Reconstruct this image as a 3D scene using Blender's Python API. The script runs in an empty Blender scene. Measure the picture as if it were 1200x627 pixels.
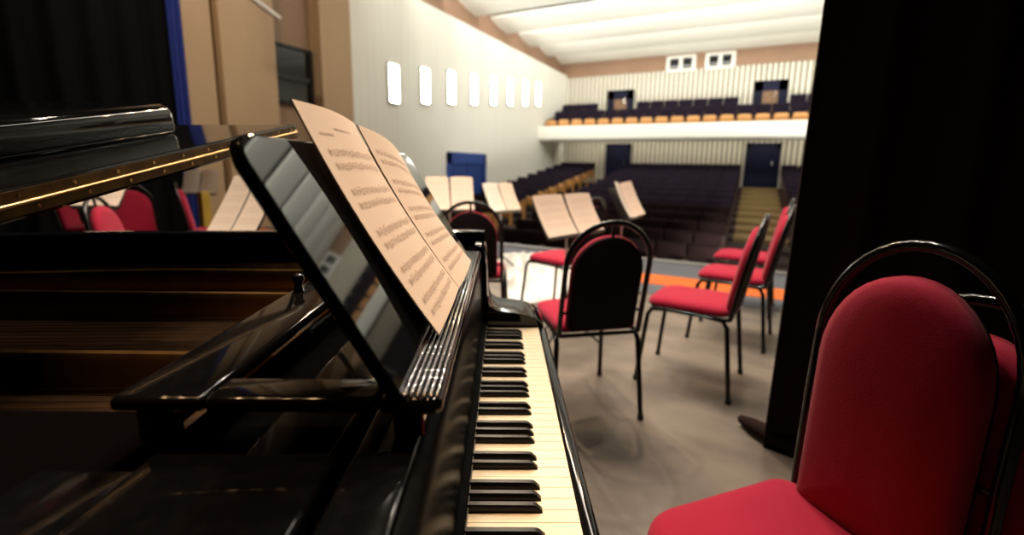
import bpy, bmesh, math, random
from mathutils import Vector, Matrix
R = math.radians
random.seed(7)
S = bpy.context.scene
COL = S.collection

# ------------------------------------------------------------------ camera numbers
H = 1.215
KB = R(28.138)                       # the keyboard runs 28 degrees left of the hall axis
CK, SK = math.cos(KB), math.sin(KB)
def kw(x, y, z=0.0):                 # keyboard frame -> world
    return Vector((CK*x - SK*y, SK*x + CK*y, z))

# ------------------------------------------------------------------ materials
def mat(name, col, rough=0.5, metal=0.0, spec=0.5, coat=0.0, noise=None, bump=None, emit=None, sheen=0.0, subs=None):
    m = bpy.data.materials.new(name); m.use_nodes = True
    nt = m.node_tree; b = nt.nodes['Principled BSDF']
    b.inputs['Base Color'].default_value = (*col, 1)
    b.inputs['Roughness'].default_value = rough
    b.inputs['Metallic'].default_value = metal
    b.inputs['Specular IOR Level'].default_value = spec
    b.inputs['Coat Weight'].default_value = coat
    b.inputs['Coat Roughness'].default_value = 0.03
    b.inputs['Sheen Weight'].default_value = sheen
    tc = nt.nodes.new('ShaderNodeTexCoord')
    if noise:                        # (scale, second colour, (lo, hi), stretch)
        sc, c2, (lo, hi), st = noise
        mp = nt.nodes.new('ShaderNodeMapping'); mp.inputs['Scale'].default_value = st
        n = nt.nodes.new('ShaderNodeTexNoise'); n.inputs['Scale'].default_value = sc; n.inputs['Detail'].default_value = 5
        r = nt.nodes.new('ShaderNodeValToRGB')
        r.color_ramp.elements[0].position = lo; r.color_ramp.elements[1].position = hi
        r.color_ramp.elements[0].color = (*col, 1); r.color_ramp.elements[1].color = (*c2, 1)
        nt.links.new(tc.outputs['Object'], mp.inputs[0]); nt.links.new(mp.outputs[0], n.inputs[0])
        nt.links.new(n.outputs[0], r.inputs[0]); nt.links.new(r.outputs[0], b.inputs['Base Color'])
    if bump:                         # (scale, strength)
        n2 = nt.nodes.new('ShaderNodeTexNoise'); n2.inputs['Scale'].default_value = bump[0]; n2.inputs['Detail'].default_value = 4
        bp = nt.nodes.new('ShaderNodeBump'); bp.inputs['Strength'].default_value = bump[1]; bp.inputs['Distance'].default_value = 0.01
        nt.links.new(tc.outputs['Object'], n2.inputs[0]); nt.links.new(n2.outputs[0], bp.inputs['Height']); nt.links.new(bp.outputs[0], b.inputs['Normal'])
    if emit:
        b.inputs['Emission Color'].default_value = (*emit[0], 1); b.inputs['Emission Strength'].default_value = emit[1]
    return m

M = {}
M['lacquer'] = mat('black_lacquer', (0.0035, 0.0034, 0.0036), 0.07, spec=0.32, noise=(60, (0.006, 0.006, 0.007), (0.45, 0.8), (1, 1, 1)))
M['lacquer_desk'] = mat('black_lacquer_polished', (0.004, 0.004, 0.004), 0.04, spec=0.5)
M['fall'] = mat('smudged_black_lacquer', (0.004, 0.004, 0.004), 0.30, spec=0.12, noise=(20, (0.008, 0.008, 0.009), (0.45, 0.8), (1, 1, 1)))
M['fall'].node_tree.nodes['Principled BSDF'].inputs['IOR'].default_value = 1.13
M['flap'] = mat('black_lacquer_flap', (0.003, 0.003, 0.003), 0.06, spec=0.5)
M['flap'].node_tree.nodes['Principled BSDF'].inputs['IOR'].default_value = 1.28
M['rib'] = mat('worn_ledge_lacquer', (0.016, 0.014, 0.013), 0.22, spec=1.0, coat=1.0)
M['brass'] = mat('aged_brass', (0.10, 0.055, 0.016), 0.45, 1.0, noise=(30, (0.045, 0.024, 0.008), (0.4, 0.7), (1, 1, 1)))
M['brass_bright'] = mat('polished_brass', (0.62, 0.36, 0.15), 0.25, 1.0)
M['plate'] = mat('bronze_plate', (0.26, 0.135, 0.035), 0.32, 0.85, noise=(14, (0.17, 0.085, 0.025), (0.4, 0.7), (1, 1, 1)))
M['soundboard'] = mat('varnished_soundboard', (0.06, 0.028, 0.010), 0.35, noise=(6, (0.035, 0.016, 0.006), (0.4, 0.6), (1, 12, 1)))
M['ivory'] = mat('ivory_key', (0.82, 0.67, 0.45), 0.28, noise=(9, (0.76, 0.59, 0.37), (0.4, 0.75), (1, 1, 1)))
M['key_wood'] = mat('key_side_wood', (0.42, 0.24, 0.10), 0.6, noise=(30, (0.32, 0.17, 0.07), (0.4, 0.6), (1, 6, 1)))
M['ebony'] = mat('ebony_key', (0.006, 0.005, 0.005), 0.3, spec=0.28)
M['strings'] = mat('steel_string', (0.10, 0.07, 0.04), 0.5, 1.0)
M['bass_black'] = mat('matt_black_panel', (0.0025, 0.002, 0.002), 1.0, spec=0.0, bump=(200, 0.2))
M['felt'] = mat('olive_felt', (0.16, 0.15, 0.10), 0.8, bump=(400, 0.4))
M['paper'] = mat('warm_paper', (0.85, 0.655, 0.50), 0.8, noise=(3, (0.81, 0.61, 0.46), (0.35, 0.75), (1, 1, 1)))
M['paper_white'] = mat('white_paper', (0.84, 0.74, 0.62), 0.8, noise=(4, (0.80, 0.69, 0.56), (0.35, 0.75), (1, 1, 1)))
M['ink'] = mat('printed_ink', (0.44, 0.315, 0.235), 0.8)
M['red'] = mat('red_upholstery', (0.38, 0.011, 0.038), 0.85, spec=0.15, sheen=0.1, noise=(5, (0.33, 0.009, 0.032), (0.35, 0.7), (1, 1, 1)), bump=(350, 0.12))
M['backboard'] = mat('maroon_back_shell', (0.007, 0.003, 0.0035), 0.8, spec=0.2, bump=(300, 0.1))
M['tube'] = mat('black_steel_tube', (0.004, 0.004, 0.004), 0.16, spec=0.42)
M['rubber'] = mat('black_rubber', (0.01, 0.01, 0.01), 0.7)
M['stand'] = mat('black_stand_metal', (0.012, 0.012, 0.012), 0.45)
M['floor'] = mat('worn_stage_boards', (0.21, 0.168, 0.13), 0.42, spec=0.3, noise=(1.7, (0.125, 0.098, 0.078), (0.38, 0.66), (1, 2.2, 1)))
M['floor2'] = mat('grey_stage_apron', (0.115, 0.12, 0.14), 0.6, spec=0.2, noise=(3, (0.09, 0.095, 0.11), (0.35, 0.7), (1, 1, 1)))
M['orange'] = mat('orange_floor_tape', (0.72, 0.15, 0.022), 0.6, spec=0.2, noise=(2, (0.62, 0.12, 0.018), (0.4, 0.7), (1, 1, 1)))
M['alu'] = mat('grey_edge_metal', (0.30, 0.30, 0.29), 0.35, 0.7)
M['curtain'] = mat('black_velour', (0.028, 0.016, 0.014), 0.95, spec=0.05, bump=(90, 0.25))
M['curtain_blue'] = mat('blue_drape', (0.006, 0.025, 0.22), 0.8, bump=(40, 0.2))
M['black_wall'] = mat('black_stage_wall', (0.004, 0.004, 0.0045), 0.9, spec=0.1, bump=(10, 0.2))
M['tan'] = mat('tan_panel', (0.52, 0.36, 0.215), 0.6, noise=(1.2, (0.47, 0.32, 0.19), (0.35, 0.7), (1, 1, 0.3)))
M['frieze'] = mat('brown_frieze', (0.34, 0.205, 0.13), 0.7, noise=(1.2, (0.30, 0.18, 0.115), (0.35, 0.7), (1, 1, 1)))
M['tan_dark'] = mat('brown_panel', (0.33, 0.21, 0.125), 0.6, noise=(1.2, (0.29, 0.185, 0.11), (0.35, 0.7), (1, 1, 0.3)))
M['white'] = mat('hall_white_paint', (0.88, 0.87, 0.79), 0.6, noise=(2, (0.86, 0.85, 0.77), (0.35, 0.7), (1, 1, 0.1)))
M['ceil'] = mat('ceiling_white', (0.83, 0.82, 0.75), 0.7, noise=(1.5, (0.80, 0.79, 0.72), (0.35, 0.7), (0.3, 1, 1)))
M['slot'] = mat('ceiling_slot_shade', (0.05, 0.046, 0.036), 0.8, noise=(2, (0.04, 0.036, 0.028), (0.35, 0.7), (1, 1, 1)))  # shade behind the ceiling lips put into a dark slab colour
M['slat_gap'] = mat('slat_gap_brown', (0.20, 0.175, 0.12), 0.8, noise=(3, (0.17, 0.15, 0.10), (0.35, 0.7), (1, 1, 1)))
M['slat'] = mat('cream_wall_slats', (0.78, 0.74, 0.62), 0.6, noise=(3, (0.74, 0.70, 0.58), (0.35, 0.7), (1, 1, 0.2)))
M['door_blue'] = mat('blue_door_paint', (0.02, 0.065, 0.30), 0.45, noise=(4, (0.016, 0.05, 0.24), (0.35, 0.7), (1, 1, 0.3)))
M['door_dark'] = mat('navy_doorway', (0.004, 0.006, 0.032), 0.6, spec=0.2, noise=(4, (0.003, 0.004, 0.02), (0.35, 0.7), (1, 1, 1)))
M['door_wood'] = mat('brown_door_leaf', (0.25, 0.13, 0.05), 0.45, noise=(5, (0.18, 0.09, 0.035), (0.35, 0.7), (6, 6, 1)))
M['purple'] = mat('purple_seat_velour', (0.019, 0.013, 0.024), 0.9, spec=0.1, noise=(8, (0.015, 0.010, 0.019), (0.35, 0.7), (1, 1, 1)))
M['seat_dim'] = mat('dimmed_seat_velour', (0.012, 0.0055, 0.0055), 0.9, spec=0.1, noise=(8, (0.009, 0.004, 0.004), (0.35, 0.7), (1, 1, 1)))  # dimness of the front stalls put into the velour colour
M['seat_wood'] = mat('orange_seat_plywood', (0.62, 0.31, 0.095), 0.4, noise=(9, (0.52, 0.24, 0.07), (0.35, 0.7), (6, 1, 1)))
M['seat_wood_shade'] = mat('shaded_seat_plywood', (0.045, 0.017, 0.010), 0.5, noise=(9, (0.035, 0.013, 0.008), (0.35, 0.7), (6, 1, 1)))  # shaded copy of the orange plywood, shade put into the colour
M['carpet'] = mat('dark_aisle_carpet', (0.035, 0.02, 0.018), 0.95, bump=(200, 0.3))
M['aisle'] = mat('ochre_aisle_floor', (0.24, 0.155, 0.055), 0.7, noise=(4, (0.20, 0.13, 0.045), (0.35, 0.7), (1, 1, 1)))
M['cloth'] = mat('white_dust_sheet', (0.74, 0.71, 0.65), 0.8, noise=(5, (0.68, 0.65, 0.59), (0.35, 0.7), (1, 1, 1)))
M['lamp'] = mat('lamp_diffuser', (1, 1, 1), 0.5, emit=((1.0, 0.97, 0.90), 16.0))
M['lamp_case'] = mat('lamp_housing_white', (0.75, 0.74, 0.68), 0.5)
M['glass'] = mat('dark_window_glass', (0.006, 0.006, 0.007), 0.08, spec=0.5)
M['white_metal'] = mat('white_metal', (0.75, 0.72, 0.66), 0.4)
M['chrome'] = mat('chrome', (0.8, 0.8, 0.8), 0.12, 1.0)
M['yellow'] = mat('yellow_paint', (0.62, 0.40, 0.05), 0.6, noise=(5, (0.55, 0.35, 0.04), (0.35, 0.7), (1, 1, 1)))
M['spot_case'] = mat('spotlight_case', (0.01, 0.01, 0.01), 0.5)

# ------------------------------------------------------------------ mesh helpers
class MB:
    def __init__(s): s.v, s.f, s.m = [], [], []
    def add(s, vs, fs, mi=0):
        b = len(s.v); s.v += [tuple(v) for v in vs]; s.f += [tuple(b+i for i in f) for f in fs]; s.m += [mi]*len(fs); return s
    def box(s, a, b, mi=0):
        x0, y0, z0 = a; x1, y1, z1 = b
        vs = [(x, y, z) for z in (z0, z1) for y in (y0, y1) for x in (x0, x1)]
        return s.add(vs, [(0, 2, 3, 1), (4, 5, 7, 6), (0, 1, 5, 4), (2, 6, 7, 3), (0, 4, 6, 2), (1, 3, 7, 5)], mi)
    def tube(s, pts, r, n=10, closed=False, mi=0):
        pts = [Vector(p) for p in pts]; N = len(pts); rings = []
        rr = r if isinstance(r, (list, tuple)) else [r]*N
        up = None
        for i in range(N):
            if closed: t = pts[(i+1) % N] - pts[i-1]
            else: t = pts[min(i+1, N-1)] - pts[max(i-1, 0)]
            t.normalize()
            if up is None:
                up = Vector((0, 0, 1)) if abs(t.z) < 0.9 else Vector((1, 0, 0))
            a = up - t*up.dot(t)
            if a.length < 1e-6: a = t.orthogonal()
            a.normalize(); up = a; b = t.cross(a)
            rings.append([pts[i] + (a*math.cos(2*math.pi*k/n) + b*math.sin(2*math.pi*k/n))*rr[i] for k in range(n)])
        vs = [v for ring in rings for v in ring]; fs = []
        for i in range(N if closed else N-1):
            j = (i+1) % N
            for k in range(n):
                fs.append((i*n+k, i*n+(k+1) % n, j*n+(k+1) % n, j*n+k))
        if not closed:
            fs.append(tuple(reversed(range(n)))); fs.append(tuple((N-1)*n+k for k in range(n)))
        return s.add(vs, fs, mi)
    def loft(s, loops, cap=True, mi=0):      # loops: list of same-length closed loops
        n = len(loops[0]); vs = [p for l in loops for p in l]; fs = []
        for i in range(len(loops)-1):
            for k in range(n if n > 2 else 1):
                fs.append((i*n+k, i*n+(k+1) % n, (i+1)*n+(k+1) % n, (i+1)*n+k))
        if cap:
            fs.append(tuple(reversed(range(n)))); fs.append(tuple((len(loops)-1)*n+k for k in range(n)))
        return s.add(vs, fs, mi)
    def prism(s, poly, axis, a, b, mi=0):    # poly in the two other axes
        def P(q, t):
            return {0: (t, q[0], q[1]), 1: (q[0], t, q[1]), 2: (q[0], q[1], t)}[axis]
        return s.loft([[P(q, a) for q in poly], [P(q, b) for q in poly]], mi=mi)
    def grid(s, fn, nu, nv, mi=0, thick=None):
        vs = [fn(i/nu, j/nv) for j in range(nv+1) for i in range(nu+1)]
        fs = [(j*(nu+1)+i, j*(nu+1)+i+1, (j+1)*(nu+1)+i+1, (j+1)*(nu+1)+i) for j in range(nv) for i in range(nu)]
        if thick is None: return s.add(vs, fs, mi)
        t = Vector(thick); n = len(vs)
        vs2 = [Vector(v)-t for v in vs]
        fs2 = [tuple(n+i for i in reversed(f)) for f in fs]
        W = nu+1; rim = [i for i in range(nu)] + [j*W+nu for j in range(nv)] + [nv*W+i for i in range(nu, 0, -1)] + [j*W for j in range(nv, 0, -1)]
        sd = [(rim[k], n+rim[k], n+rim[(k+1) % len(rim)], rim[(k+1) % len(rim)]) for k in range(len(rim))]
        return s.add(list(vs)+vs2, fs+fs2+sd, mi)
    def build(s, name, mats, parent=None, smooth=None, bevel=None, loc=None):
        me = bpy.data.meshes.new(name); me.from_pydata(s.v, [], s.f)
        ms = mats if isinstance(mats, (list, tuple)) else [mats]
        for m in ms: me.materials.append(m)
        for p, i in zip(me.polygons, s.m): p.material_index = i
        bm = bmesh.new(); bm.from_mesh(me); bmesh.ops.recalc_face_normals(bm, faces=bm.faces)
        if bevel:
            w, seg = bevel
            es = [e for e in bm.edges if e.is_manifold and e.calc_face_angle(0) > 0.6]
            bmesh.ops.bevel(bm, geom=es, offset=w, segments=seg, profile=0.5, affect='EDGES', clamp_overlap=True)
        bm.to_mesh(me); bm.free()
        if smooth is not None:
            for p in me.polygons: p.use_smooth = True
            me.set_sharp_from_angle(angle=R(smooth))
        o = bpy.data.objects.new(name, me); COL.objects.link(o)
        if parent: o.parent = parent
        if loc: o.location = loc
        return o
def tag(o, label=None, cat=None, group=None, kind=None):
    if label: o['label'] = label
    if cat: o['category'] = cat
    if group: o['group'] = group
    if kind: o['kind'] = kind
    return o
def empty(name, loc=(0, 0, 0), rz=0.0):
    o = bpy.data.objects.new(name, None); COL.objects.link(o)
    o.empty_display_size = 0.1; o.location = loc; o.rotation_euler = (0, 0, rz); return o
def children(o): return [c for c in COL.objects if c.parent == o]
def copy_tree(o, kids=None, parent=None):
    c = o.copy(); COL.objects.link(c)
    if parent: c.parent = parent
    for ch in (kids if kids is not None else children(o)): copy_tree(ch, None, c)
    return c
def struct(o): o['kind'] = 'structure'; return o
def inset_loop(loop, d):             # loop of 2D points (ccw), shrink by d towards its centroid along each axis
    cx = sum(p[0] for p in loop)/len(loop); cy = sum(p[1] for p in loop)/len(loop)
    hx = max(abs(p[0]-cx) for p in loop); hy = max(abs(p[1]-cy) for p in loop)
    return [(cx+(p[0]-cx)*(1-d/hx), cy+(p[1]-cy)*(1-d/hy)) for p in loop]
def rrect(x0, y0, x1, y1, r, n=6):   # rounded rectangle; r = single or four radii (x1y0, x1y1, x0y1, x0y0)
    rs = r if isinstance(r, (list, tuple)) else [r]*4
    out = []
    for (cx, cy, a0, q) in ((x1-rs[0], y0+rs[0], -90, rs[0]), (x1-rs[1], y1-rs[1], 0, rs[1]), (x0+rs[2], y1-rs[2], 90, rs[2]), (x0+rs[3], y0+rs[3], 180, rs[3])):
        for k in range(n+1):
            a = R(a0+90*k/n); out.append((cx+q*math.cos(a), cy+q*math.sin(a)))
    return out

# ================================================================== GRAND PIANO
P = empty('grand_piano', (0, 0, 0), KB)
tag(P, 'open black lacquered grand piano with its keyboard along the right side', 'piano')
L = M['lacquer']
# --- case outline (outer), bass side, tail, bentside, treble cheek
def catmull(pts, n=8):
    out = []
    for i in range(len(pts)-1):
        p0, p1, p2, p3 = (Vector(pts[max(i-1, 0)]), Vector(pts[i]), Vector(pts[i+1]), Vector(pts[min(i+2, len(pts)-1)]))
        for k in range(n):
            t = k/n
            out.append(0.5*((2*p1)+(-p0+p2)*t+(2*p0-5*p1+4*p2-p3)*t*t+(-p0+3*p1-3*p2+p3)*t**3))
    out.append(Vector(pts[-1])); return out
curve = [(-0.10, 1.485), (-0.45, 1.455), (-0.80, 1.395), (-1.15, 1.345), (-1.5, 1.24), (-1.85, 1.02), (-2.08, 0.74), (-2.13, 0.42), (-2.02, 0.13), (-1.80, -0.02), (-1.4, -0.04)]
outer = [Vector((-0.058, 1.485))] + catmull(curve, 6) + [Vector((-0.058, -0.04))]
def offset_path(path, d):
    out = []
    for i, p in enumerate(path):
        t = (path[min(i+1, len(path)-1)] - path[max(i-1, 0)]).normalized()
        out.append(p + Vector((-t.y, t.x))*d)
    return out
inner = offset_path(outer, 0.05)
def rim_loops(o, i, z0, z1):
    b = 0.010; loops = []
    for (pt, q) in zip(o, i):
        dv = (q-pt).normalized()
        prof = []
        for (base, dx, z) in ((pt, 0, z0), (pt, 0, z1-b), (pt, b*0.3, z1-b*0.3), (pt, b, z1), (q, -b, z1), (q, -b*0.3, z1-b*0.3), (q, 0, z1-b), (q, 0, z0)):
            v = base + dv*dx; prof.append((v.x, v.y, z))
        loops.append(prof)
    return loops
RIMZ = 1.012
MB().loft(rim_loops(outer, inner, 0.64, RIMZ)).build('case_rim', L, P, smooth=40)
# keybed and belly underside
MB().box((-0.30, 0.012, 0.60), (0.135, 1.434, 0.664)).build('keybed', L, P, bevel=(0.006, 2))
sb = [(min(p.x, -0.16), p.y) for p in offset_path(outer, 0.052)]
MB().prism(sb, 2, 0.80, 0.822).build('soundboard', M['soundboard'], P)
# bronze plate with struts running along the strings
pl = MB()
po = [(min(p.x, -0.2), p.y) for p in offset_path(outer, 0.060)]
pi_ = [(min(p.x, -0.2), p.y) for p in offset_path(outer, 0.15)]
pl.loft([[(a[0], a[1], 0.850), (a[0], a[1], 0.880), (b[0], b[1], 0.872), (b[0], b[1], 0.850)] for a, b in zip(po, pi_)])
pl.box((-0.36, 0.03, 0.850), (-0.20, 1.43, 0.893))
plate = pl.build('cast_plate', M['plate'], P, smooth=40)
for (ya, yb, x1) in ((0.655, 0.665, -2.02), (0.985, 0.975, -1.83), (1.215, 1.19, -1.45)):
    prof = [(-0.016, 0.0), (-0.013, 0.05), (-0.006, 0.062), (0.006, 0.062), (0.013, 0.05), (0.016, 0.0)]
    MB().loft([[(-0.30, ya+p[0], 0.872+p[1]) for p in prof], [(x1*0.6, (ya*0.4+yb*0.6)+p[0], 0.872+p[1]) for p in prof], [(x1, yb+p[0], 0.866+p[1]*0.8) for p in prof]]).build('plate_strut', M['plate'], P, smooth=40)
st = MB()
for k in range(70):
    y0 = 0.10 + k*0.0187
    xe = -1.9 if y0 < 0.75 else -1.9 + (y0-0.75)*1.45
    st.tube([(-0.36, y0, 0.888), (xe, y0-0.05 if y0 > 0.2 else y0+0.02, 0.880)], 0.0006 if y0 > 0.5 else 0.0009, 4)
o = st.build('strings', M['strings'], P); o['kind'] = 'stuff'
# --- music desk tray: slab with opening, ribbed ledge, tilting desk
TZ = 1.0; T0, T1 = 0.398, 1.165
tray = MB()
def slabring(x0, y0, x1, y1):
    return (x0, y0), (x1, y1)
tray.box((-0.362, T0, 0.984), (-0.275, T1, TZ)); tray.box((-0.115, T0, 0.984), (-0.054, T1, TZ))
tray.box((-0.276, T0, 0.984), (-0.114, 0.445, TZ)); tray.box((-0.276, 1.10, 0.984), (-0.114, T1, TZ))
tray_o = tray.build('music_tray', L, P, bevel=(0.0072, 5), smooth=50)
rr_ = MB().box((-0.345, T0+0.01, 0.949), (-0.325, T1, 0.985)); rr_.box((-0.105, T0+0.02, 0.949), (-0.075, T1, 0.985)); rr_.build('tray_runner', L, P, bevel=(0.003, 2))
for k in range(6):
    x = -0.0895 + k*0.0061
    rb = MB(); prof = [(-0.0027, 0), (-0.0024, 0.0035), (-0.0011, 0.0055), (0.0011, 0.0055), (0.0024, 0.0035), (0.0027, 0)]
    rb.loft([[(x+p[0]*0.5, T0+0.002, TZ+p[1]*0.4) for p in prof]] + [[(x+p[0], yy, TZ+p[1]) for p in prof] for yy in (T0+0.006, 0.7, T1-0.03)] + [[(x+p[0]*0.5, T1-0.026, TZ+p[1]*0.4) for p in prof]])
    rb.build('ledge_rib', M['rib'], tray_o, smooth=50)
kb = MB(); kb.tube([(-0.345, 0.765, 0.999), (-0.345, 0.765, 1.006), (-0.345, 0.765, 1.012), (-0.345, 0.765, 1.022), (-0.345, 0.765, 1.028), (-0.345, 0.765, 1.031)], [0.009, 0.007, 0.006, 0.010, 0.008, 0.003], 16)
kb.build('tray_knob', M['lacquer_desk'], tray_o, smooth=50)
# desk panel: plane hinged at x=-0.098, z=1.0, leaning 30 degrees to the tail
da = math.atan2(0.137, 0.235)
def desk(u, s, n): # u along y, s up the slope, n off the face
    return (-0.091 - s*math.sin(da) + n*math.cos(da), u, 1.003 + s*math.cos(da) + n*math.sin(da))
dl = rrect(0.398, 0.0, 1.135, 0.275, [0.004, 0.045, 0.03, 0.004], 8)
b_ = 0.0025
db = MB()
db.loft([[desk(*p, -0.014) for p in inset_loop(dl, b_)], [desk(*p, -0.014+b_) for p in dl], [desk(*p, -b_) for p in dl], [desk(*p, -b_*0.3) for p in inset_loop(dl, b_*0.3)], [desk(*p, 0) for p in inset_loop(dl, b_)]])
desk_o = db.build('music_desk', M['lacquer_desk'], P, smooth=14)
for yy in (0.52, 1.0):
    MB().tube([desk(yy-0.03, 0.0, -0.004), desk(yy+0.03, 0.0, -0.004)], 0.005, 10).build('desk_hinge', M['brass'], desk_o, smooth=40)
MB().tube([desk(0.76, 0.17, -0.018), (-0.28, 0.76, 1.004)], 0.005, 8).build('desk_prop', M['brass'], desk_o, smooth=40)
# --- front case: pin-block cover board, stretcher, fallboard
MB().box((-0.326, 0.012, 0.900), (-0.152, 1.433, 0.946)).build('pin_block_board', L, P, bevel=(0.008, 5), smooth=50)
MB().box((-0.42, 0.012, 0.880), (-0.329, 0.386, 0.936)).build('side_board', L, P, bevel=(0.004, 3), smooth=50)
MB().box((-1.55, 0.014, 0.900), (-0.366, 0.50, 0.930)).build('bass_black_panel', M['bass_black'], P, bevel=(0.004, 2), smooth=50)  # matt black panel added to keep the bass-side interior black
MB().box((-0.137, 0.012, 0.800), (-0.079, 1.433, 0.948)).build('stretcher', L, P, bevel=(0.004, 3), smooth=50)
fp = [(-0.0785, 0.700), (-0.050, 0.700), (-0.0435, 0.744), (-0.0440, 0.750), (-0.0465, 0.753), (-0.054, 0.7565), (-0.0562, 0.760), (-0.0568, 0.80), (-0.058, 0.85), (-0.062, 0.92), (-0.068, 0.940), (-0.0785, 0.943)]
fb = MB(); fb.prism(fp, 1, 0.100, 1.338); fall = fb.build('fallboard', M['fall'], P, smooth=60)
MB().box((-0.0475, 0.105, 0.737), (-0.0425, 1.334, 0.744)).build('felt_strip', M['felt'], fall)
# --- cheek blocks
for (ya, yb) in ((1.336, 1.484), (-0.039, 0.103)):
    ck = [(-0.074, 0.665), (0.134, 0.665), (0.134, 0.712), (0.131, 0.732), (0.122, 0.750), (0.104, 0.764), (0.075, 0.774), (0.035, 0.780), (0.0, 0.783), (-0.022, 0.788), (-0.036, 0.798), (-0.043, 0.815), (-0.046, 0.85), (-0.048, 0.92), (-0.053, 0.965), (-0.064, 0.984), (-0.08, 0.987)]
    m = MB(); b = 0.004
    m.loft([[(p[0], ya, p[1]) for p in inset_loop(ck, b)], [(p[0], ya+b, p[1]) for p in ck], [(p[0], yb-b, p[1]) for p in ck], [(p[0], yb, p[1]) for p in inset_loop(ck, b)]])
    m.build('key_block', L, P, smooth=40)
# --- key slip
ks = rrect(0.1135, 0.655, 0.137, 0.735, [0.004, 0.009, 0.006, 0.004], 4)
MB().prism(ks, 1, 0.103, 1.336).build('key_slip', L, P, smooth=50)
# --- keys
KX0, KX1, KW = -0.048, 0.112, (1.332-0.107)/52
names = 'ABCDEFG'
for i in range(52):
    n = names[i % 7]; y0 = 0.107+i*KW; y1 = y0+KW
    lo = 0.006 if n in 'DEGAB' and i > 0 else 0.0     # cut-outs for the black keys at the tail
    hi = 0.006 if n in 'CDFGA' and i < 51 else 0.0
    g = 0.0006; xb = 0.062
    poly = [(KX0, y0+g+lo), (xb, y0+g+lo), (xb, y0+g), (KX1, y0+g), (KX1, y1-g), (xb, y1-g), (xb, y1-g-hi), (KX0, y1-g-hi)]
    k = MB(); k.prism(poly, 2, 0.733, 0.736, 0)
    k.prism([(x-0.001 if x > 0.1 else x, y) for x, y in poly], 2, 0.712, 0.733, 1)
    k.build('white_key', [M['ivory'], M['key_wood']], P)
    if n in 'ACDFG' and i < 51:
        cy = y1; w = 0.0056
        zt = 0.747
        bk = MB()
        def ring(x, z, ww): return [(x, cy-ww, 0.730), (x, cy+ww, 0.730), (x, cy+ww, z-0.002), (x, cy+ww*0.75, z), (x, cy-ww*0.75, z), (x, cy-ww, z-0.002)]
        bk.loft([ring(KX0, zt, w*0.85), ring(0.048, zt-0.0003, w*0.85), ring(0.0535, zt-0.002, w*0.85), ring(0.0615, 0.7375, w), ring(0.0625, 0.733, w)])
        bk.build('black_key', M['ebony'], P, smooth=35)
# --- lid, raised on its short stick, hinged on the bass side
la = math.atan(0.18)
def lidp(x, y, n): # y horizontal distance; n = thickness downwards from the top face (normal)
    z = 1.064 + 0.18*(y+0.03)
    return (x, y + n*math.sin(la), z - n*math.cos(la))
LX = -0.63
lo_ = [(LX, -0.045), (LX, 1.452)] + [(p.x-0.01, p.y-0.008) for p in catmull(curve, 6) if p.x < -0.66]
def inset_poly(poly, d):
    cx = sum(p[0] for p in poly)/len(poly); cy = sum(p[1] for p in poly)/len(poly); out = []
    for p in poly:
        v = Vector((p[0]-cx, p[1]-cy)); v -= v.normalized()*d; out.append((cx+v.x, cy+v.y))
    return out
ld = MB(); b = 0.004
ld.loft([[lidp(*p, 0) for p in inset_poly(lo_, b)], [lidp(*p, b*0.35) for p in inset_poly(lo_, b*0.3)], [lidp(*p, b) for p in lo_], [lidp(*p, 0.044-b) for p in lo_], [lidp(*p, 0.044) for p in inset_poly(lo_, b)]])
lid = ld.build('lid', L, P, smooth=14)
# brass piano hinge on the lid's front edge: two leaves, knuckle and screws
hm = MB()
hm.loft([[(LX+0.0025, *lidp(0, y, n)[1:]) for n in (0.005, 0.0195)] + [(LX-0.002, *lidp(0, y, n)[1:]) for n in (0.0195, 0.005)] for y in (-0.03, 1.44)])
hm.build('hinge_leaf', M['brass'], lid)
hm = MB()
hm.loft([[(LX+0.0025, *lidp(0, y, n)[1:]) for n in (0.0245, 0.038)] + [(LX-0.002, *lidp(0, y, n)[1:]) for n in (0.038, 0.0245)] for y in (-0.03, 1.44)])
hm.build('hinge_leaf', M['brass'], lid)
MB().tube([(LX+0.004, *lidp(0, y, 0.022)[1:]) for y in (-0.03, 0.5, 1.0, 1.44)], 0.0028, 10).build('hinge_knuckle', M['brass_bright'], lid, smooth=50)
sc = MB()
for k in range(18):
    for n, off in ((0.012, 0), (0.031, 0.02)):
        c = Vector((LX+0.0022, *lidp(0, 0.05+k*0.08+off, n)[1:])); sc.tube([c, c+Vector((0.0012, 0, 0))], 0.0035, 8)
sc.build('hinge_screw', M['brass_bright'], lid)['kind'] = 'stuff'
# front flap folded back over the lid: thick rounded slab
fl = rrect(-1.26, -0.006, -0.80, 0.070, [0.02, 0.026, 0.02, 0.01], 6)
fm = MB(); ends = []
for y, ins in ((0.0, 0.01), (0.01, 0.0), (1.165, 0.0), (1.178, 0.004), (1.187, 0.012)):
    loop = inset_loop(fl, ins) if ins else fl
    ends.append([lidp(p[0], y, -p[1]) for p in loop])
fm.loft(ends); fm.build('front_flap', M['flap'], lid, smooth=50)
MB().tube([(-0.66, 1.40, 1.00), (-0.66, 1.375, 1.272)], 0.011, 10).build('lid_prop', L, P, smooth=40)
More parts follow.
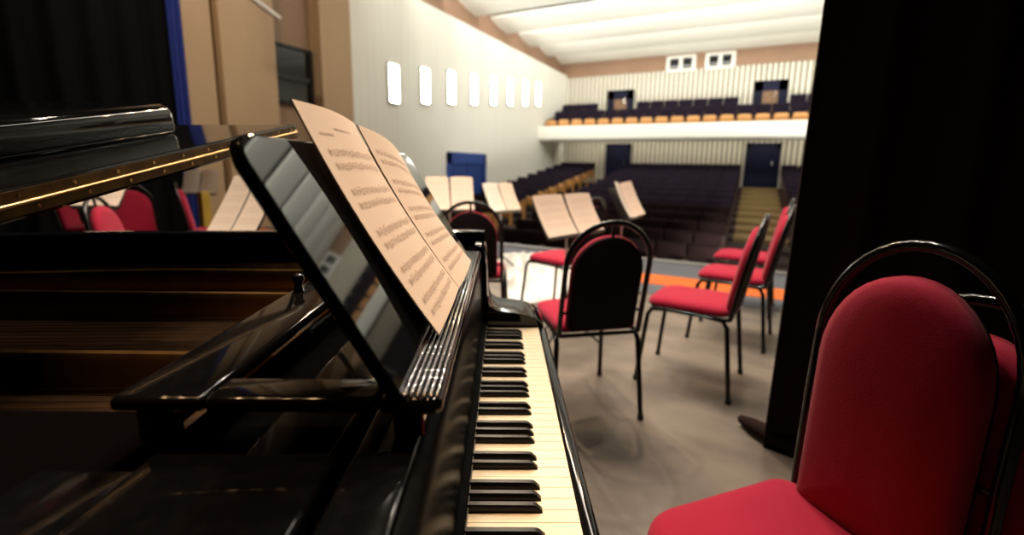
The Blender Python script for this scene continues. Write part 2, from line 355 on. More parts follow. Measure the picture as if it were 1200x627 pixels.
# --- legs and pedal lyre
for (x, y) in ((-0.10, 0.16), (-0.10, 1.30), (-1.75, 0.55)):
    lg = MB(); zt = 0.64 if x > -1 else 0.80
    lg.loft([[(x+q*a, y+q2*a, z) for q, q2 in ((-1, -1), (1, -1), (1, 1), (-1, 1))] for z, a in ((0.09, 0.035), (0.12, 0.04), (zt-0.12, 0.06), (zt, 0.07))])
    lg.tube([(x, y, 0.10), (x, y, 0.055)], 0.012, 10)
    lo = lg.build('leg', L, P, bevel=(0.004, 2))
    w = MB(); w.tube([(x-0.012, y, 0.033), (x+0.012, y, 0.033)], 0.032, 18); w.build('caster', M['brass'], lo, smooth=40)
ly = MB(); ly.box((-0.36, 0.60, 0.16), (-0.22, 0.86, 0.21)); ly.box((-0.33, 0.66, 0.21), (-0.29, 0.69, 0.62)); ly.box((-0.33, 0.77, 0.21), (-0.29, 0.80, 0.62))
lyo = ly.build('pedal_lyre', L, P, bevel=(0.004, 2))
for y in (0.66, 0.73, 0.80):
    MB().box((-0.24, y-0.012, 0.165), (-0.12, y+0.012, 0.178)).build('pedal', M['brass'], lyo, bevel=(0.004, 2))

# ================================================================== SHEET MUSIC
def lerp(a, b, t): return Vector(a)*(1-t)+Vector(b)*t
def page_fn(bl, br, tr, tl, bulge=0.0, curl=0.0):
    bl, br, tr, tl = map(Vector, (bl, br, tr, tl))
    n = (br-bl).cross(tl-bl).normalized()
    def f(u, v):
        p = lerp(lerp(bl, br, u), lerp(tl, tr, u), v)
        return p + n*(bulge*math.sin(math.pi*u)*(0.35+0.65*v) + curl*(v-0.5)**2)
    return f, n
def notation(m, f, n, systems, u0=0.10, u1=0.93, detail=True, rng=None):
    rng = rng or random.Random(3); off = n*0.0007
    def q(ua, va, ub, vb, du, dv):       # thin quad from a to b
        m.add([f(ua-du, va-dv)+off, f(ub-du, vb-dv)+off, f(ub+du, vb+dv)+off, f(ua+du, va+dv)+off], [(0, 1, 2, 3)], 1)
    for v0 in systems:
        for st_ in (0, 1):
            vb = v0 - st_*0.058
            for k in range(5):
                N = 8
                for s_ in range(N):
                    ua, ub = u0+(u1-u0)*s_/N, u0+(u1-u0)*(s_+1)/N
                    q(ua, vb+k*0.0055, ub, vb+k*0.0055, 0, 0.00045)
            if not detail: continue
            u = u0+0.06
            q(u0+0.018, vb-0.004, u0+0.018, vb+0.026, 0.004, 0.0)
            q(u0+0.03, vb+0.002, u0+0.03, vb+0.018, 0.005, 0.0)
            while u < u1-0.02:
                nv = vb + rng.choice((0, 0.0055, 0.011, 0.0165, 0.022, 0.008, 0.014)); d = 1 if nv < vb+0.012 else -1
                q(u-0.005, nv, u+0.005, nv, 0.0, 0.0026)
                q(u+0.005*d, nv, u+0.005*d, nv+d*0.019, 0.0011, 0)
                if rng.random() < 0.55: q(u+0.005*d, nv+d*0.019, u+0.022, nv+d*0.021, 0, 0.0016)
                u += rng.choice((0.020, 0.026, 0.034))
            for bu in (0.28, 0.5, 0.72, 1.0):
                ub = u0+(u1-u0)*bu; q(ub, vb, ub, vb+0.022, 0.0008, 0)
    return m
def title(m, f, n, v, ua, ub):
    off = n*0.0007; u = ua; rng = random.Random(int(v*999))
    while u < ub:
        w = rng.uniform(0.008, 0.02)
        m.add([f(u, v)+off, f(u+w, v)+off, f(u+w, v+0.007)+off, f(u, v+0.007)+off], [(0, 1, 2, 3)], 1); u += w+0.006
book = empty('sheet_music', (0, 0, 0), KB)
tag(book, 'open sheet music with two printed pages leaning on the piano music desk', 'sheet music')
f, n = page_fn((-0.082, 0.538, 1.0075), (-0.079, 0.757, 1.0075), (-0.240, 0.743, 1.274), (-0.243, 0.538, 1.281), 0.006, 0.03)
m = MB().grid(f, 14, 14, thick=n*0.0022)
notation(m, f, n, (0.79, 0.62, 0.44, 0.27, 0.12), rng=random.Random(11)); title(m, f, n, 0.905, 0.36, 0.64); title(m, f, n, 0.875, 0.12, 0.3)
m.build('page', [M['paper'], M['ink']], book, smooth=60)
f, n = page_fn((-0.078, 0.757, 1.0075), (-0.074, 0.985, 1.0075), (-0.221, 0.985, 1.231), (-0.240, 0.762, 1.273), 0.010, 0.03)
m = MB().grid(f, 14, 14, thick=n*0.0022)
notation(m, f, n, (0.85, 0.67, 0.5, 0.33, 0.16), u0=0.08, rng=random.Random(12))
m.build('page', [M['paper'], M['ink']], book, smooth=60)

def music_stand(quad, label, glabel, plabel=None, pages=2, white_left=False, fold=0.0, base=None, sheetgroup='sheet music on the stage stands'):
    """quad: BL, BR, TR, TL in keyboard frame: the open music; the stand's desk lies just behind it"""
    bl, br, tr, tl = [kw(*q) for q in quad]
    n = (br-bl).cross(tl-bl).normalized()
    c = (bl+br)*0.5; up = ((tl+tr)*0.5-c); g = c + up*0.35
    base = Vector((g.x, g.y, 0)) - Vector((n.x, n.y, 0))*0.03
    s = empty('music_stand', base); tag(s, label, 'music stand', 'music stands on the stage')
    def L_(p): return Vector(p)-base
    e = (br-bl).normalized(); un = up.normalized(); W = (br-bl).length; Hh = up.length
    d = MB()
    def dp(u, v, k): return L_(c + e*u*W*0.5 + up*v - n*k)
    cs = [(-0.93, -0.03), (0.93, -0.03), (0.97, 0.0), (0.97, 0.86), (0.86, 0.93), (-0.86, 0.93), (-0.97, 0.86), (-0.97, 0.0)]
    d.loft([[dp(u, v, 0.004) for u, v in cs], [dp(u, v, 0.010) for u, v in cs]])
    d.build('desk', M['stand'], s)
    lp = MB(); lp.loft([[L_(c + e*u*W*0.47 - up*0.03 + n*a - un*b2) for a, b2 in ((-0.006, 0.0), (0.045, 0.0), (0.045, 0.004), (-0.006, 0.004))] for u in (-1, 1)])
    lp.build('ledge', M['stand'], s)
    gz = g.z
    MB().tube([(0, 0, 0.16), (0, 0, gz*0.55)], 0.011, 10).build('pole', M['stand'], s, smooth=50)
    MB().tube([(0, 0, gz*0.5), (0, 0, gz-0.03), L_(g - n*0.01)], 0.008, 10).build('inner_pole', M['chrome'], s, smooth=50)
    for k in range(3):
        a = 2.1*k+0.4
        MB().tube([(0, 0, 0.22), (0.12*math.cos(a), 0.12*math.sin(a), 0.12), (0.26*math.cos(a), 0.26*math.sin(a), 0.008)], 0.008, 8).build('leg', M['stand'], s, smooth=50)
    b = empty('sheet_music', base); tag(b, glabel, 'sheet music', sheetgroup)
    mid_b, mid_t = (bl+br)*0.5, (tl+tr)*0.5
    dn = n*0.014
    mb_, mt_ = mid_b + n*(0.004-fold*0.0), mid_t + n*(0.004)
    e2 = (br-bl)*0.012
    for i, (a, b2, c2, d2) in enumerate(((bl+n*fold, mb_-e2, mt_-e2*2, tl+n*fold), (mb_+e2, br+n*fold, tr+n*fold, mt_+e2*2)))[:pages] if False else list(enumerate(((bl+n*fold, mb_-e2, mt_-e2*2, tl+n*fold), (mb_+e2, br+n*fold, tr+n*fold, mt_+e2*2))))[:pages]:
        f, nn = page_fn(L_(a+dn), L_(b2+dn), L_(c2+dn), L_(d2+dn), 0.012, 0.04)
        m = MB().grid(f, 8, 8, thick=nn*0.002)
        notation(m, f, nn, (0.82, 0.64, 0.46, 0.28), detail=False)
        m.build('page', [M['paper_white'] if (white_left and i == 0) else M['paper'], M['ink']], b, smooth=60)
    return s, b
def quad(bl, a, W, tilt, Lh):          # BL corner (kb frame), width azimuth, width, tilt from vertical, page height
    a, t = R(a), R(tilt)
    w = Vector((math.cos(a), math.sin(a), 0)); nh = Vector((math.sin(a), -math.cos(a), 0))
    u = -nh*math.sin(t) + Vector((0, 0, math.cos(t))); bl = Vector(bl)
    return bl, bl+w*W, bl+w*W+u*Lh, bl+u*Lh
QUADS = {
 'S3': quad((0.270, 2.80, 0.776), 46, 0.63, 30, 0.285),
 'S1': quad((-0.70, 4.25, 0.80), 12, 0.44, 28, 0.335),
 'S2': quad((-0.13, 5.00, 0.72), 42, 0.44, 30, 0.34),
 'S4': quad((1.05, 4.00, 0.765), 55, 0.42, 28, 0.34),
}
music_stand(QUADS['S3'], 'black music stand in front of the red chair beside the keyboard', 'wide open score on the stand right behind the keyboard-side chair')
music_stand(QUADS['S1'], 'black music stand below the blue wall door, behind the piano desk', 'open pale score below the blue double door', pages=2)
music_stand(QUADS['S2'], 'black music stand nearest the stage edge, right of the blue door', 'open score with a whiter left page, nearest the stage edge', white_left=True)
music_stand(QUADS['S4'], 'black music stand turned sideways in the middle of the stage', 'half folded score with a bright white left page, rightmost of the stand music', white_left=True, fold=0.05)
QL = [Vector(q) for q in ((-1.43, 2.22, 0.845), (-1.20, 2.22, 0.845), (-1.135, 2.41, 1.13), (-1.365, 2.41, 1.13))]
music_stand(QL, 'black music stand beyond the piano rim, left of the piano desk', 'large pale page slanting on a stand beyond the piano rim', pages=2)
QL2 = quad((-3.08, 3.35, 0.875), 4, 0.32, 35, 0.30)
music_stand(QL2, 'black music stand seen below the raised lid among the red chairs', 'pale score seen just below the brass hinge of the lid')
QL3 = quad((-4.10, 6.0, 0.80), 10, 0.40, 25, 0.32)
music_stand(QL3, 'black music stand farthest at the left, by the blue drape', 'white score by the blue drape, farthest left on the stage', white_left=True)

# ================================================================== RED STAGE CHAIRS
LEAN = [0.105]
def lean(z): return -0.215-LEAN[0]*max(0.0, (z-0.45)/0.535)**1.15
def back_pt(x, z, n=0.0):          # point on the back plane; n = offset forward
    return (x, lean(z)+n, z)
def arch(hw, zb, zc, k=18, rv=None):         # outline from bottom-left... closed loop, ccw seen from the front
    pts = [(hw, zb+0.02), (hw, zc)]
    for i in range(1, k):
        a = math.pi*i/k; pts.append((hw*math.cos(a), zc+(rv or hw)*math.sin(a)))
    pts += [(-hw, zc), (-hw, zb+0.02), (-hw+0.02, zb), (0, zb), (hw-0.02, zb)]
    return pts
def make_chair(ds=0.0, w=0.170, fw=0.200, yf=0.235, ln=0.105, rv=None, puff=1.0, sw=0.205, az=0.985, tab=True):
    rv = rv or w; fv = rv + fw - w
    LEAN[0] = ln
    c = empty('stage_chair')
    # seat cushion
    sl = rrect(-sw, -0.205, sw, yf, [0.05, 0.10, 0.10, 0.05], 8)
    m = MB(); lo = []
    for ins, z in ((0.012, 0.452), (0.003, 0.458), (0.0, 0.470), (0.002, 0.482), (0.010, 0.493), (0.028, 0.501), (0.07, 0.506), (0.14, 0.508)):
        q = inset_loop(sl, ins) if ins else sl
        lo.append([(p[0], p[1], z + ds - 0.010*max(0, (p[1]-0.12)/(yf-0.12))**2) for p in q])
    m.loft(lo); m.build('seat', M['red'], c, smooth=60)
    # back cushion (front, convex) and dark shell (rear)
    bl_ = arch(w, 0.478+ds, az-0.06-rv, rv=rv)
    m = MB(); lo = []
    for ins, n in ((0.004, 0.000), (0.0, 0.006), (0.0, 0.020), (0.003, 0.030), (0.012, 0.038), (0.03, 0.044), (0.07, 0.049), (0.12, 0.051)):
        q = inset_loop(bl_, ins) if ins else bl_
        lo.append([back_pt(p[0], p[1], n*puff) for p in q])
    m.loft(lo); m.build('backrest', M['red'], c, smooth=60)
    q = arch(w-0.005, 0.468+ds, az-0.062-rv, rv=rv-0.004)
    m = MB(); m.loft([[back_pt(p[0], p[1], 0.001) for p in q], [back_pt(p[0], p[1], -0.012) for p in q], [back_pt(p[0], p[1], -0.016) for p in inset_loop(q, 0.008)]])
    m.build('back_shell', M['backboard'], c, smooth=50)
    # tubular arch
    pts = [(fw-0.002, -0.214, 0.445+ds)] + [back_pt(fw, z, 0.0) for z in (0.50+ds, 0.58, 0.66, az-fv-0.03, az-fv)]
    for i in range(1, 20):
        a = math.pi*i/20; pts.append(back_pt(fw*math.cos(a), az-fv+fv*math.sin(a), 0.0))
    pts += [back_pt(-fw, z, 0.0) for z in (az-fv, az-fv-0.03, 0.66, 0.58, 0.50+ds)] + [(-fw+0.002, -0.214, 0.445+ds)]
    m = MB(); m.tube(pts, 0.0125, 10)
    if tab: m.tube([back_pt(0, az-0.07, 0.0), back_pt(0, az-0.005, 0.0)], 0.008, 8)
    for s in (-1, 1): m.tube([back_pt(s*(w-0.005), 0.56, 0.0), back_pt(s*fw, 0.56, 0.0)], 0.007, 8)
    m.build('back_frame', M['tube'], c, smooth=60)
    # seat ring
    ring = rrect(-fw, -0.214, fw, yf-0.03, [0.02, 0.06, 0.06, 0.02], 5)
    m = MB(); m.tube([(p[0], p[1], 0.443+ds) for p in ring], 0.0105, 8, closed=True); m.build('seat_frame', M['tube'], c, smooth=60)
    for s in (-1, 1):
        m = MB(); m.tube([(s*(fw-0.004), 0.12, 0.443+ds), (s*fw, yf-0.045, 0.437+ds), (s*(fw+0.003), yf-0.023, 0.40+ds), (s*(fw+0.024), yf+0.015, 0.012)], 0.0128, 10)
        l = m.build('leg', M['tube'], c, smooth=60)
        m = MB(); m.tube([(s*(fw+0.0235), yf+0.0145, 0.024), (s*(fw+0.0245), yf+0.0155, 0.0)], 0.0145, 10); m.build('rubber_foot', M['rubber'], l, smooth=60)
        m = MB(); m.tube([(s*(fw-0.001), -0.10, 0.443+ds), (s*(fw+0.003), -0.18, 0.437+ds), (s*(fw+0.006), -0.205, 0.40+ds), (s*(fw+0.026), -0.248, 0.012)], 0.0128, 10)
        l = m.build('leg', M['tube'], c, smooth=60)
        m = MB(); m.tube([(s*(fw+0.0255), -0.247, 0.024), (s*(fw+0.0265), -0.2485, 0.0)], 0.0145, 10); m.build('rubber_foot', M['rubber'], l, smooth=60)
    return c
chair0 = make_chair(); kids0 = children(chair0); used = [False]
def place_chair(x, y, heading, label, z=0.0, group='red upholstered chairs on the stage'):
    """heading: world direction the chair faces, degrees from +X"""
    if not used[0]: c = chair0; used[0] = True
    else: c = copy_tree(chair0, kids0)
    c.location = (x, y, z); c.rotation_euler = (0, 0, R(heading-90)); tag(c, label, 'chair', group); return c
def hd(dx, dy): return math.degrees(math.atan2(dy, dx))
# A: back turned to the camera, beside the far end of the keyboard
place_chair(-0.703, 2.205, hd(-0.64, 0.77), 'red chair with its dark back to the camera, at the far end of the keyboard')
place_chair(-0.215, 2.785, hd(-0.99, 0.11), 'red chair in side view on the open floor, nearest of the three at centre right')
place_chair(-0.03, 3.66, hd(-0.99, 0.12), 'red chair in side view, middle one of the three at centre right')
place_chair(0.02, 4.50, hd(-0.99, 0.10), 'red chair farthest back of the three at centre right, near the orange stripe')
# near stack of two at the right
front0 = make_chair(ds=-0.14, w=0.146, fw=0.176, yf=0.262, ln=0.03, rv=0.20, puff=1.5, sw=0.205, az=0.975, tab=False); fkids = children(front0); LEAN[0] = 0.105
front0.location = (0.159, 0.985, 0.10); front0.rotation_euler = (0, 0, R(-132.8-90))
tag(front0, 'big red chair in the right foreground, upper of the two stacked chairs', 'chair', 'stacked chairs in the foreground')
front1 = copy_tree(front0, fkids); front1.location = (0.275, 1.005, 0.0)
tag(front1, 'red chair at the right edge, lower of the two stacked foreground chairs', 'chair', 'stacked chairs in the foreground')
place_chair(-1.34, 3.56, hd(-0.95, 0.3), 'red chair mostly hidden behind the dark chair back by the keyboard')
kp = kw(-0.19, 3.28); place_chair(kp.x, kp.y, 115, 'red chair with a thin arched back just past the far end of the piano')
for (x, y, h, lab) in ((-3.10, 5.0, 60, 'red chair in side view left of the big slanting page, beyond the piano'),
                       (-3.40, 4.45, 0, 'red chair facing the camera below the raised lid, with shiny frame highlights'),
                       (-2.27, 3.05, 48, 'red chair under the pale score seen below the lid'),
                       (-4.50, 5.15, 48, 'leftmost red chair seen below the raised lid')):
    k = kw(x, y); place_chair(k.x, k.y, h, lab)

# ================================================================== STAGE
fm = MB().box((-8.4, -4.0, -0.12), (5.0, 6.2, 0.0)); struct(fm.build('floor', M['floor']))
struct(MB().box((-8.0, 4.55, 0.0), (5.0, 6.2, 0.004)).build('trim_1', M['floor2']))
struct(MB().box((-8.0, 4.95, 0.004), (5.0, 5.43, 0.007)).build('trim_2', M['orange']))
struct(MB().box((-8.0, 6.2, -0.06), (5.0, 6.32, 0.03)).build('trim_3', M['alu'], bevel=(0.01, 2)))
struct(MB().box((-8.0, 6.2, -1.6), (5.0, 6.28, -0.06)).build('wall_stage_front', M['black_wall']))
# dust sheet heaped over the floor beyond the piano
rng = random.Random(5)
ph = [(rng.uniform(3, 9), rng.uniform(3, 9), rng.uniform(0, 6)) for _ in range(7)]
def sheet(u, v):
    p = lerp(lerp((-1.82, 3.40, 0), (-1.20, 4.25, 0), u), lerp((-3.05, 5.60, 0), (-1.95, 5.95, 0), u), v)
    h = sum(abs(math.sin(a*u*2.2+b*v*2.2+c+0.8*math.sin(3*u*a))) for a, b, c in ph)/7*2-1.2
    e = min(1.0, 6*min(u, 1-u, v, 1-v))
    ed = 0.04*math.sin(9*u+7*v)
    return Vector((p.x+ed*(1-e), p.y+ed*(1-e), 0.012 + e*(0.07+0.16*h)))
tag(MB().grid(sheet, 50, 50, thick=(0, 0, 0.008)).build('dust_sheet', M['cloth'], smooth=60), 'crumpled white cloth on the floor beyond the end of the keyboard', 'cloth')
# stage walls, left side
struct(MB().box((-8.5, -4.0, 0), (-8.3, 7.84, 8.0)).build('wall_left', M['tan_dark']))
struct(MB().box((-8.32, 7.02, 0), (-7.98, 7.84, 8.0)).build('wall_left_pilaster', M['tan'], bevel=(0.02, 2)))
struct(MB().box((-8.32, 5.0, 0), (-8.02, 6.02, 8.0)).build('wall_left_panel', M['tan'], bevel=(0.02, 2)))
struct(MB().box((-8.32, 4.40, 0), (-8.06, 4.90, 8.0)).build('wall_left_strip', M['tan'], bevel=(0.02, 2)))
struct(MB().box((-8.5, -4.2, 0), (5.2, -4.0, 8.0)).build('wall_back', M['black_wall']))
struct(MB().box((5.0, -4.0, 0), (5.2, 7.84, 8.0)).build('wall_right', M['black_wall']))
struct(MB().box((-8.5, -4.2, 8.0), (5.2, 7.84, 8.2)).build('ceiling_stage', M['black_wall']))
struct(MB().box((-8.3, 7.70, 6.3), (8.2, 7.84, 8.2)).build('wall_proscenium', M['black_wall']))
# dark louvre unit in the recess
sp = empty('wall_louvre', (-8.25, 6.5, 2.36)); tag(sp, 'tall black two-pane unit in the recess between the tan panels', 'vent')
lf = MB()
for (a, b) in (((-0.05, -0.46, 0.0), (0.06, 0.46, 0.05)), ((-0.05, -0.46, 0.46), (0.06, 0.46, 0.54)), ((-0.05, -0.46, 1.05), (0.06, 0.46, 1.10)), ((-0.05, -0.46, 0.0), (0.06, -0.41, 1.1)), ((-0.05, 0.41, 0.0), (0.06, 0.46, 1.1))): lf.box(a, b)
lf.build('frame', M['spot_case'], sp)
for z in (0.05, 0.54): MB().box((-0.03, -0.41, z), (0.02, 0.41, z+0.5)).build('pane', M['glass'], sp)
# drapes
def drape(p0, p1, z0, z1, amp, wl, thick, name, m_, nz=6, flare=0.0, skew=0.0):
    p0, p1 = Vector((*p0, 0)), Vector((*p1, 0)); d = (p1-p0); Ln = d.length; d.normalize(); n = Vector((-d.y, d.x, 0))
    N = int(Ln/wl*14)
    def side(k):
        def f(u, v):
            s = u*Ln; w = amp*(1+flare*(1-v))*(math.sin(2*math.pi*s/wl+0.6*math.sin(s*2.1))+0.35*math.sin(2*math.pi*s/(wl*0.47)+1.3))
            p = p0 + d*(s - skew*(1-v)**3) + n*(w+k); return Vector((p.x, p.y, z0+(z1-z0)*v))
        return f
    mb = MB(); a, b = side(0), side(-thick)
    mb.grid(a, N, nz); mb.grid(b, N, nz)
    for uu in (0.0, 1.0):
        for j in range(nz): mb.add([a(uu, j/nz), b(uu, j/nz), b(uu, (j+1)/nz), a(uu, (j+1)/nz)], [(0, 1, 2, 3)])
    k = (N+1)
    bot = []
    for i in range(N): mb.add([a(i/N, 0), a((i+1)/N, 0), b((i+1)/N, 0), b(i/N, 0)], [(0, 1, 2, 3)])
    return mb.build(name, m_, smooth=60)
cu = drape((0.205, 2.205), (4.2, 2.30), 0.0, 7.4, 0.030, 0.30, 0.03, 'stage_curtain', M['curtain'], nz=14, skew=0.042)
tag(cu, 'black stage curtain hanging behind the foreground chair at the right', 'curtain')
MB().tube([(0.07, 2.345, 0.030), (0.12, 2.29, 0.040), (0.19, 2.225, 0.045), (0.32, 2.185, 0.04), (0.6, 2.19, 0.035)], [0.020, 0.034, 0.04, 0.04, 0.03], 12).build('hem', M['curtain'], cu, smooth=60)
tag(drape((-8.10, 4.26), (-7.9, -3.7), 0.0, 7.6, 0.05, 0.42, 0.03, 'stage_curtain', M['black_wall']), 'black stage curtain along the far left behind the raised piano lid', 'curtain')
tag(drape((-8.02, 4.42), (-8.02, 4.22), 0.02, 7.5, 0.02, 0.09, 0.02, 'blue_drape', M['curtain_blue']), 'narrow deep blue drape between the black curtain and the tan panel', 'curtain')
tag(drape((-4.5, -3.7), (4.6, -3.7), 0.0, 7.6, 0.06, 0.45, 0.03, 'stage_curtain', M['curtain']), 'black backdrop curtain behind the camera', 'curtain')
# white boom hanging at the top left
bo = MB(); bo.tube([(-7.0, 4.55, 3.80), (-7.0, 5.36, 3.50)], [0.05, 0.04], 12); bo.tube([(-7.0, 4.57, 3.80), (-7.0, 4.55, 8.0)], 0.02, 8)
tag(bo.build('hanging_pipe', M['white_metal'], smooth=50), 'white pipe hanging into view above the tan panel', 'pipe')
yb = kw(-3.55, 5.55)
tag(MB().box((yb.x-0.05, yb.y-0.05, 0), (yb.x+0.05, yb.y+0.05, 0.86)).build('yellow_post', M['yellow'], bevel=(0.01, 2)), 'yellow post beside the blue drape beyond the red chair', 'post')

# ================================================================== AUDITORIUM
X0, X1, Y0, Y1 = -8.0, 8.0, 7.84, 21.13
# left wall: upright boards with shallow grooves
wl = MB(); N = int((Y1-Y0)/0.24); prof = []
for i in range(N):
    a = Y0 + (Y1-Y0)*i/N; b = Y0 + (Y1-Y0)*(i+1)/N
    prof += [(X0, a), (X0, b-0.02), (X0-0.008, b-0.015), (X0-0.008, b-0.005)]
prof += [(X0, Y1)]
wl.loft([[(p[0], p[1], z) for z in (-1.6, 5.40)] for p in prof], cap=False)
wl.add([(X0, Y0, 5.40), (X0, Y1, 5.40), (X0-0.3, Y1, 5.40), (X0-0.3, Y0, 5.40)], [(0, 1, 2, 3)])
wl.box((X0-0.35, Y0, -1.6), (X0-0.02, Y1, 5.39))
struct(wl.build('wall_hall_left', M['white']))
struct(MB().box((X0-0.5, Y0, 5.40), (X0-0.28, Y1, 7.0)).build('trim_4', M['frieze']))
struct(MB().box((X1, Y0, -1.6), (X1+0.2, Y1, 7.0)).build('wall_hall_right', M['white']))
# back wall: cream slats, tan frieze
bw = MB(); n = int((X1-X0)/0.19); w = (X1-X0)/n
bw.box((X0, Y1+0.05, -1.6), (X1, Y1+0.079, 5.30), 1)
for i in range(n): bw.box((X0+w*(i+0.19), Y1, -1.6), (X0+w*(i+0.81), Y1+0.05, 5.30))
bw.box((X0-0.5, Y1+0.08, -1.6), (X1+0.2, Y1+0.3, 7.0))
struct(bw.build('wall_hall_back', [M['slat'], M['slat_gap']]))
struct(MB().box((X0-0.5, Y1-0.03, 5.30), (X1, Y1+0.1, 6.6)).build('trim_5', M['frieze']))
# ceiling: stepped panels, each hiding a lamp trough behind the lip of the one before
lips = [7.84, 9.5, 11.49, 13.50, 15.60, 17.62, 19.45, 21.16]
cm = MB(); LZ = 5.92
for i in range(len(lips)-1):
    a, b = lips[i], lips[i+1]
    pf = []
    for k in range(9):
        t = 0.44+0.56*k/8; pf.append((a+(b-a)*t, LZ + 0.55*(1-t)**1.7))
    pf2 = [(y, z+0.05) for y, z in reversed(pf)]
    cm.prism(pf+pf2, 0, X0-0.45, X1)
struct(cm.build('ceiling', M['ceil'], smooth=40))
struct(MB().box((X0-0.5, Y0, 6.6), (X1+0.2, Y1+0.3, 6.8)).build('ceiling_slab', M['slot']))
# projection windows in the frieze
for nm, xa, xb in (('window_1', -3.58, -2.42), ('window_2', -2.06, -0.95)):
    w = empty(nm, ((xa+xb)/2, Y1-0.04, 5.22)); struct(w); h = (xb-xa)/2
    f = MB(); f.box((-h, -0.05, 0), (h, 0.03, 0.10)); f.box((-h, -0.05, 0.53), (h, 0.03, 0.64))
    for x in (-h, -0.07, h-0.14): f.box((x, -0.05, 0.1), (x+0.14, 0.03, 0.53))
    f.build('window_frame', M['white'], w)
    for x in (-h+0.14, 0.07): MB().box((x, -0.02, 0.1), (x+h-0.21, 0.02, 0.53)).build('pane', M['glass'], w)
# doors of the back wall
def doorway(nm, xa, xb, z0, z1, leaf, y=Y1):
    d = empty(nm, ((xa+xb)/2, y, z0)); struct(d); h = (xb-xa)/2; H_ = z1-z0
    f = MB(); t = 0.30 if leaf is M['door_wood'] else 0.16
    f.box((-h, -0.09, 0), (-h+t, 0.05, H_)); f.box((h-t, -0.09, 0), (h, 0.05, H_)); f.box((-h, -0.09, H_-t*1.3), (h, 0.05, H_)); f.build('door_frame', M['door_dark'], d)
    MB().box((-h+t, -0.05, 0), (h-t, 0.0, H_-t*1.3)).build('door_leaf', leaf, d)
    MB().tube([(h-t-0.12, -0.09, 0.95), (h-t-0.12, -0.09, 1.15)], 0.015, 8).build('door_handle', M['chrome'], d)
doorway('door_1', -6.02, -4.85, 3.10, 4.62, M['door_wood'])
doorway('door_2', -0.18, 0.96, 3.10, 4.66, M['door_wood'])
doorway('door_3', -5.98, -4.84, 0.45, 2.30, M['door_dark'])
doorway('door_4', -0.26, 0.98, 0.45, 2.30, M['door_dark'])
# blue double door in the left wall
d5 = empty('door_5', (X0, 12.48, -0.45)); struct(d5)
f = MB(); f.box((-0.04, -1.09, 0), (0.10, -0.93, 2.06)); f.box((-0.04, 0.93, 0), (0.10, 1.09, 2.06)); f.box((-0.04, -1.09, 1.72), (0.10, 1.09, 2.06)); f.build('door_frame', M['door_blue'], d5, bevel=(0.01, 2))
for s in (-1, 1):
    lf = MB(); lf.box((-0.03, 0.02 if s > 0 else -0.93, 0), (0.03, 0.93 if s > 0 else -0.02, 1.72))
    lf.box((0.03, 0.16 if s > 0 else -0.79, 0.2), (0.045, 0.79 if s > 0 else -0.16, 1.55))
    l = lf.build('door_leaf', M['door_blue'], d5, bevel=(0.008, 2))
    MB().tube([(0.06, s*0.1, 0.9), (0.06, s*0.1, 1.15)], 0.015, 8).build('door_handle', M['chrome'], l)
# wall lamps
for k in range(8):
    y = 9.13+k*1.228; z = 2.69+k*0.137
    lm = empty('wall_lamp', (X0, y, z))
    pos = ('nearest the stage', 'second from the stage', 'third from the stage', 'fourth from the stage', 'fourth from the back wall', 'third from the back wall', 'second from the back wall', 'nearest the back wall')[k]
    tag(lm, 'lit upright wall lamp on the white left wall, ' + pos, 'lamp', 'upright lamps on the white wall')
    cs = MB(); cs.box((0, -0.19, 0.0), (0.08, -0.17, 0.93)); cs.box((0, 0.17, 0), (0.08, 0.19, 0.93)); cs.box((0, -0.19, 0), (0.08, 0.19, 0.02)); cs.box((0, -0.19, 0.91), (0.08, 0.19, 0.93)); cs.box((0, -0.19, 0), (0.015, 0.19, 0.93))
    cs.build('housing', M['lamp_case'], lm)
    MB().box((0.02, -0.165, 0.025), (0.09, 0.165, 0.905)).build('diffuser', M['lamp'], lm, bevel=(0.03, 3))
# stalls floor: stepped rake
rows = [8.7+0.9*i for i in range(14)]
def top(y): return 0.66 + 0.137*(y-14.98) if y > 13.2 else 0.416 + 0.125*(y-13.2)
fl_ = MB(); fl_.box((X0, 6.28, -1.7), (X1, rows[0]-0.45, top(rows[0])-0.86))
for i, y in enumerate(rows):
    fl_.box((X0, y-0.45, -1.7), (X1, y+0.45 if i < 13 else Y1+0.05, top(y)-0.86))
struct(fl_.build('floor_stalls', M['carpet']))
for xa, xb, nm in ((-5.95, -4.87, 'trim_6'), (-0.24, 0.96, 'trim_7')):
    a = MB()
    for i, y in enumerate(rows):
        if y > 13: a.box((xa, y-0.455, top(y)-1.0), (xb, y+0.45 if i < 13 else Y1, top(y)-0.852))
    struct(a.build(nm, M['aisle']))
# balcony
bp = [(17.98, 2.36), (18.05, 2.30), (18.35, 2.28), (21.2, 2.42), (21.2, 3.12), (20.0, 3.12), (20.0, 2.72), (19.15, 2.72), (19.15, 2.32), (18.28, 2.33), (18.28, 2.84), (18.22, 2.86), (18.0, 2.86), (17.97, 2.82), (17.96, 2.45)]
struct(MB().prism(bp, 0, X0-0.01, X1).build('wall_balcony', M['white'], smooth=30))
